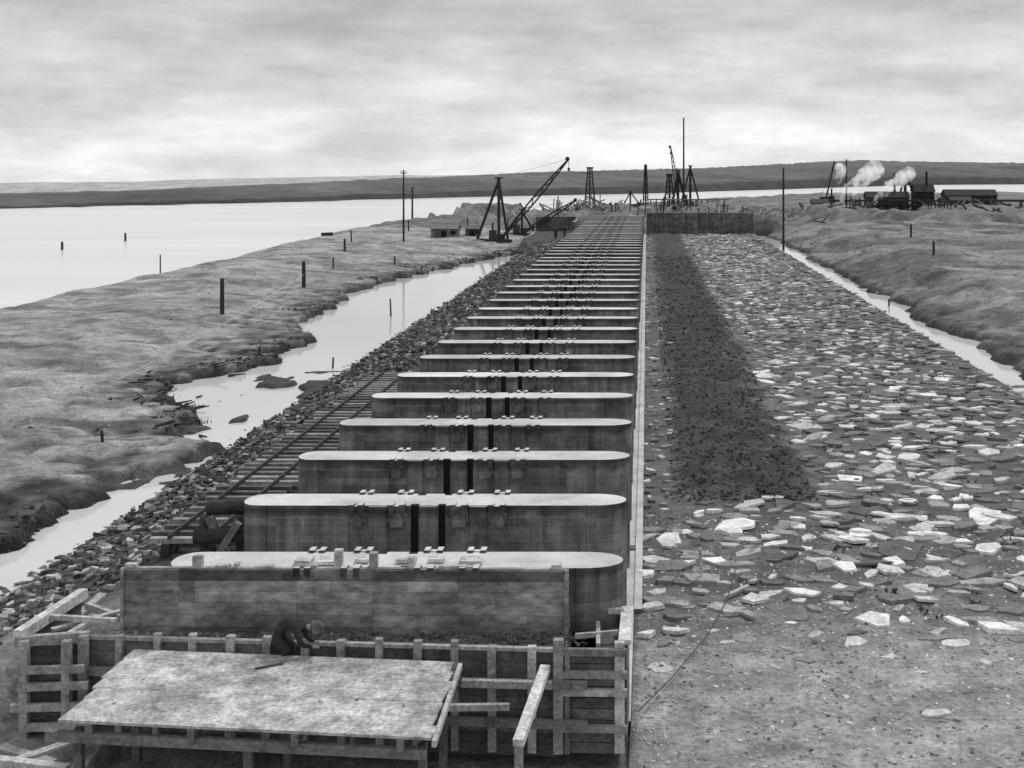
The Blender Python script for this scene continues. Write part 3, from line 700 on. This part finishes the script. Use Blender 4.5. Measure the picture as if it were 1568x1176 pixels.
mb.cyl((x+1.4,y,z+1.1),(x+1.4,y,z+3.6),.75,.75,14,.04); mb.cyl((x+1.4,y,z+3.6),(x+1.4,y,z+5.6),.22,.25,10,.03)
mb.beam((x-.5,y-.5,z+1.3),(x+2.2,y-.5,z+13),.3,.3,.035); mb.beam((x-.5,y+.5,z+1.3),(x+2.2,y+.5,z+13),.3,.3,.035)
for k in range(8): mb.beam((x-.5+2.7*k/8,y-.5,z+1.3+11.7*k/8),(x-.5+2.7*(k+1)/8,y+.5,z+1.3+11.7*(k+1)/8),.12,.12,.035)
mb.cyl((x+2.2,y,z+13),(x-1.5,y,z+3.3),.05,.05,5,.03); mb.obj('steam_crane',M_steel)
def shed(x,y,w,d,h,tn=.05,name='timber_shed',stack=0):
    mb=MB(); z=hz(x,y)-.2
    n=int(w/.4)
    for i in range(n):
        for yy in (y-d/2,y+d/2): mb.box(x-w/2+i*w/n,x-w/2+(i+1)*w/n-.02,yy-.04,yy+.04,z,z+h,tn*random.uniform(.7,1.4))
    for xx in (x-w/2,x+w/2): mb.box(xx-.05,xx+.05,y-d/2+.05,y+d/2-.05,z,z+h,tn)
    r=h*.35; e=.3
    mb.add([(x-w/2-e,y-d/2-e,z+h-.08),(x+w/2+e,y-d/2-e,z+h-.08),(x+w/2+e,y,z+h+r),(x-w/2-e,y,z+h+r),(x-w/2-e,y+d/2+e,z+h-.08),(x+w/2+e,y+d/2+e,z+h-.08)],[(0,1,2,3),(3,2,5,4)],tn*1.2)
    for sx in (-1,1): mb.add([(x+sx*w/2,y-d/2,z+h),(x+sx*w/2,y+d/2,z+h),(x+sx*w/2,y,z+h+r)],[(0,1,2)],tn)
    mb.box(x-.5,x+.4,y-d/2-.07,y-d/2-.045,z,z+h*.75,.02); mb.box(x+w*.25,x+w*.25+.8,y-d/2-.07,y-d/2-.045,z+h*.4,z+h*.75,.015)
    if stack: mb.cyl((x+w*.2,y,z+h),(x+w*.2,y,z+h+r+stack),.35,.28,10,.03); mb.cyl((x+w*.2,y,z+h+r+stack),(x+w*.2,y,z+h+r+stack+.25),.4,.4,10,.03)
    mb.obj(name,M_wood)
shed(64,325,11,5,4.2,.035,'boiler_house',4.5); shed(73,322,5,5,5.5,.03,'engine_house',3); shed(90,340,14,6,4.4,.035); shed(77,300,5,4,2.4,.05); shed(-33,200,4.2,3,1.7,.16); shed(-29,204,2.2,2.5,1.4,.12)
shed(44,310,4,3,2.6,.06)
mb=MB()
for i in range(19):
    x=46+i*3; y=318-.15*i; z=hz(x,y)
    for s in (-.8,.8): mb.beam((x,y+s,z-.3),(x,y+s,z+2.4),.3,.3,.035)
    if i<18: mb.beam((x,y-.8,z),(x+3,y-.95,z+2.3),.16,.16,.035)
mb.beam((45,317.2,3.9),(101,314.4,3.9),.35,.4,.04); mb.beam((45,318.8,3.9),(101,316,3.9),.35,.4,.04)
for i in range(70): mb.box(45.5+i*.8,45.8+i*.8,316,319.2,4.1,4.22,.06)
mb.obj('timber_trestle',M_wood)
mb=MB()
for i in range(34):
    x=44+i*.62+random.uniform(-.1,.1); y=268-i*.3; z=hz(x,y); mb.beam((x,y,z-.2),(x+random.uniform(-.15,.15),y,z+random.uniform(.9,2.4)),.22,.22,random.uniform(.03,.07))
mb.beam((44,267.8,hz(44,268)+.9),(65,258,hz(65,258)+.9),.12,.15,.06); mb.obj('timber_fence',M_wood)
mb=MB()
for i in range(190):
    x=40+random.random()*76; y=255+random.random()*72; z=hz(x,y); a=random.random()*3; l=random.uniform(1,4.5)
    mb.beam((x,y,z+.2),(x+l*math.cos(a),y+l*math.sin(a),z+random.uniform(.3,1.6)),.35,.35,random.uniform(.03,.14))
mb.obj('timber_stack',M_wood)
mb=MB()
for i in range(190):
    x=-26+random.random()*62; y=232+random.random()*75; z=hz(x,y); a=random.random()*3; l=random.uniform(1,5)
    mb.beam((x,y,z+.2),(x+l*math.cos(a),y+l*math.sin(a),z+random.uniform(.3,2.2)),.25,.25,random.uniform(.04,.4))
for x in (2,3.1,6.5,11.7,14.,14.5,18): mb.beam((x,228.6,4),(x,228.6,4.4+random.random()*.9),.2,.2,.06)
for i in range(44):
    x=-26+random.random()*44; y=232+random.random()*90; z=hz(x,y); mb.beam((x,y,z),(x+random.uniform(-.2,.2),y,z+random.uniform(1,4.5)),.22,.22,.04)
mb.obj('scattered_timber',M_wood)

# steam: thin wind-blown wisps
m=bpy.data.materials.new('steam'); m.use_nodes=True; t=NT(m.node_tree); out=t.n('ShaderNodeOutputMaterial'); pv=t.n('ShaderNodeVolumePrincipled')
pv.inputs['Color'].default_value=(.99,.99,.99,1); pv.inputs['Anisotropy'].default_value=.0
tc=t.n('ShaderNodeTexCoord'); nz=t.noise(tc.outputs['Object'],.5,6,.72); dn=t.mr(nz,.44,.74,0,1.1); t.l(dn,pv.inputs['Density'])
# stands in for the multiple scattering inside the steam
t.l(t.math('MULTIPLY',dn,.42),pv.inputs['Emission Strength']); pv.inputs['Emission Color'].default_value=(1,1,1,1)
t.l(pv.outputs[0],out.inputs['Volume'])
def steam(x,y,z,dx,dz,n,r):
    bm=bmesh.new()
    for i in range(n):
        f=i/(n-1); rr=r*(.35+.85*f)*random.uniform(.75,1.2)
        bmesh.ops.create_icosphere(bm,subdivisions=2,radius=rr,matrix=Matrix.Translation((dx*f+random.gauss(0,.5),random.gauss(0,.4),dz*f**.85+random.gauss(0,.5))))
    me=bpy.data.meshes.new('steam_plume'); bm.to_mesh(me); bm.free(); me.materials.append(m)
    o=bpy.data.objects.new('steam_plume',me); S.collection.objects.link(o); o.location=(x,y,z)
    rm=o.modifiers.new('r','REMESH'); rm.mode='VOXEL'; rm.voxel_size=.4
steam(49.8,312,4.6,8.5,8.0,18,2.3); steam(57.5,308,3.6,8.0,7.2,18,1.8); steam(49.4,314,6.5,.6,7.0,12,1.2)

# ------------------------------------------------------------ sky and sun
W=bpy.data.worlds.new('World'); S.world=W; W.use_nodes=True; t=NT(W.node_tree)
EL=math.radians(52); AZ=math.radians(28)
out=t.n('ShaderNodeOutputWorld'); bg=t.n('ShaderNodeBackground'); t.l(bg.outputs[0],out.inputs[0]); bg.inputs[1].default_value=.1
sky=t.n('ShaderNodeTexSky',sky_type='NISHITA'); sky.sun_disc=False; sky.sun_elevation=EL; sky.sun_rotation=AZ
bw=t.n('ShaderNodeRGBToBW'); t.l(sky.outputs[0],bw.inputs[0])
tc=t.n('ShaderNodeTexCoord'); sp=t.n('ShaderNodeSeparateXYZ'); t.l(tc.outputs['Generated'],sp.inputs[0])
n1=t.noise(tc.outputs['Generated'],1,8,.58,(5.,5.,22)); n2=t.noise(tc.outputs['Generated'],1,7,.62,(16,16,42))
rp=t.n('ShaderNodeValToRGB'); zc=t.math('MAXIMUM',sp.outputs[2],0); t.l(zc,rp.inputs[0])
els=rp.color_ramp.elements; els[0].position=0; els[0].color=(.84,)*3+(1,); els[1].position=1; els[1].color=(.72,)*3+(1,)
for p,c in ((.025,.82),(.05,.71),(.10,.62),(.14,.53),(.4,.58)):
    e=els.new(p); e.color=(c,c,c,1)
g=t.n('ShaderNodeRGBToBW'); t.l(rp.outputs[0],g.inputs[0])
v=t.math('MULTIPLY',t.mr(n1,.36,.64,.78,1.15),t.mr(n2,.32,.68,.88,1.10)); v=t.math('MULTIPLY',v,g.outputs[0]); v=t.math('MULTIPLY',v,10.1)
v=t.math('ADD',v,t.math('MULTIPLY',t.math('MINIMUM',bw.outputs[0],8),.08))
cc=t.n('ShaderNodeCombineColor')
for i in range(3): t.l(v,cc.inputs[i])
t.l(cc.outputs[0],bg.inputs[0])
sun=bpy.data.lights.new('sun','SUN'); sun.energy=1.5; sun.angle=math.radians(10); sun.color=(1,.995,.985)
so=bpy.data.objects.new('sun',sun); S.collection.objects.link(so)
d=Vector((math.sin(AZ)*math.cos(EL),math.cos(AZ)*math.cos(EL),math.sin(EL))); so.rotation_euler=d.to_track_quat('Z','Y').to_euler(); so.location=(0,0,60)

# ------------------------------------------------------------ camera
cam=bpy.data.cameras.new('camera'); co=bpy.data.objects.new('camera',cam); S.collection.objects.link(co)
co.location=(0,0,12); co.rotation_euler=(math.radians(90),0,0); cam.sensor_width=36; cam.lens=42.82
cam.shift_x=-.1314; cam.shift_y=-.2092; cam.clip_end=12000; cam.clip_start=.5; S.camera=co
S.view_settings.view_transform='Standard'; S.view_settings.look='None'; S.view_settings.exposure=0
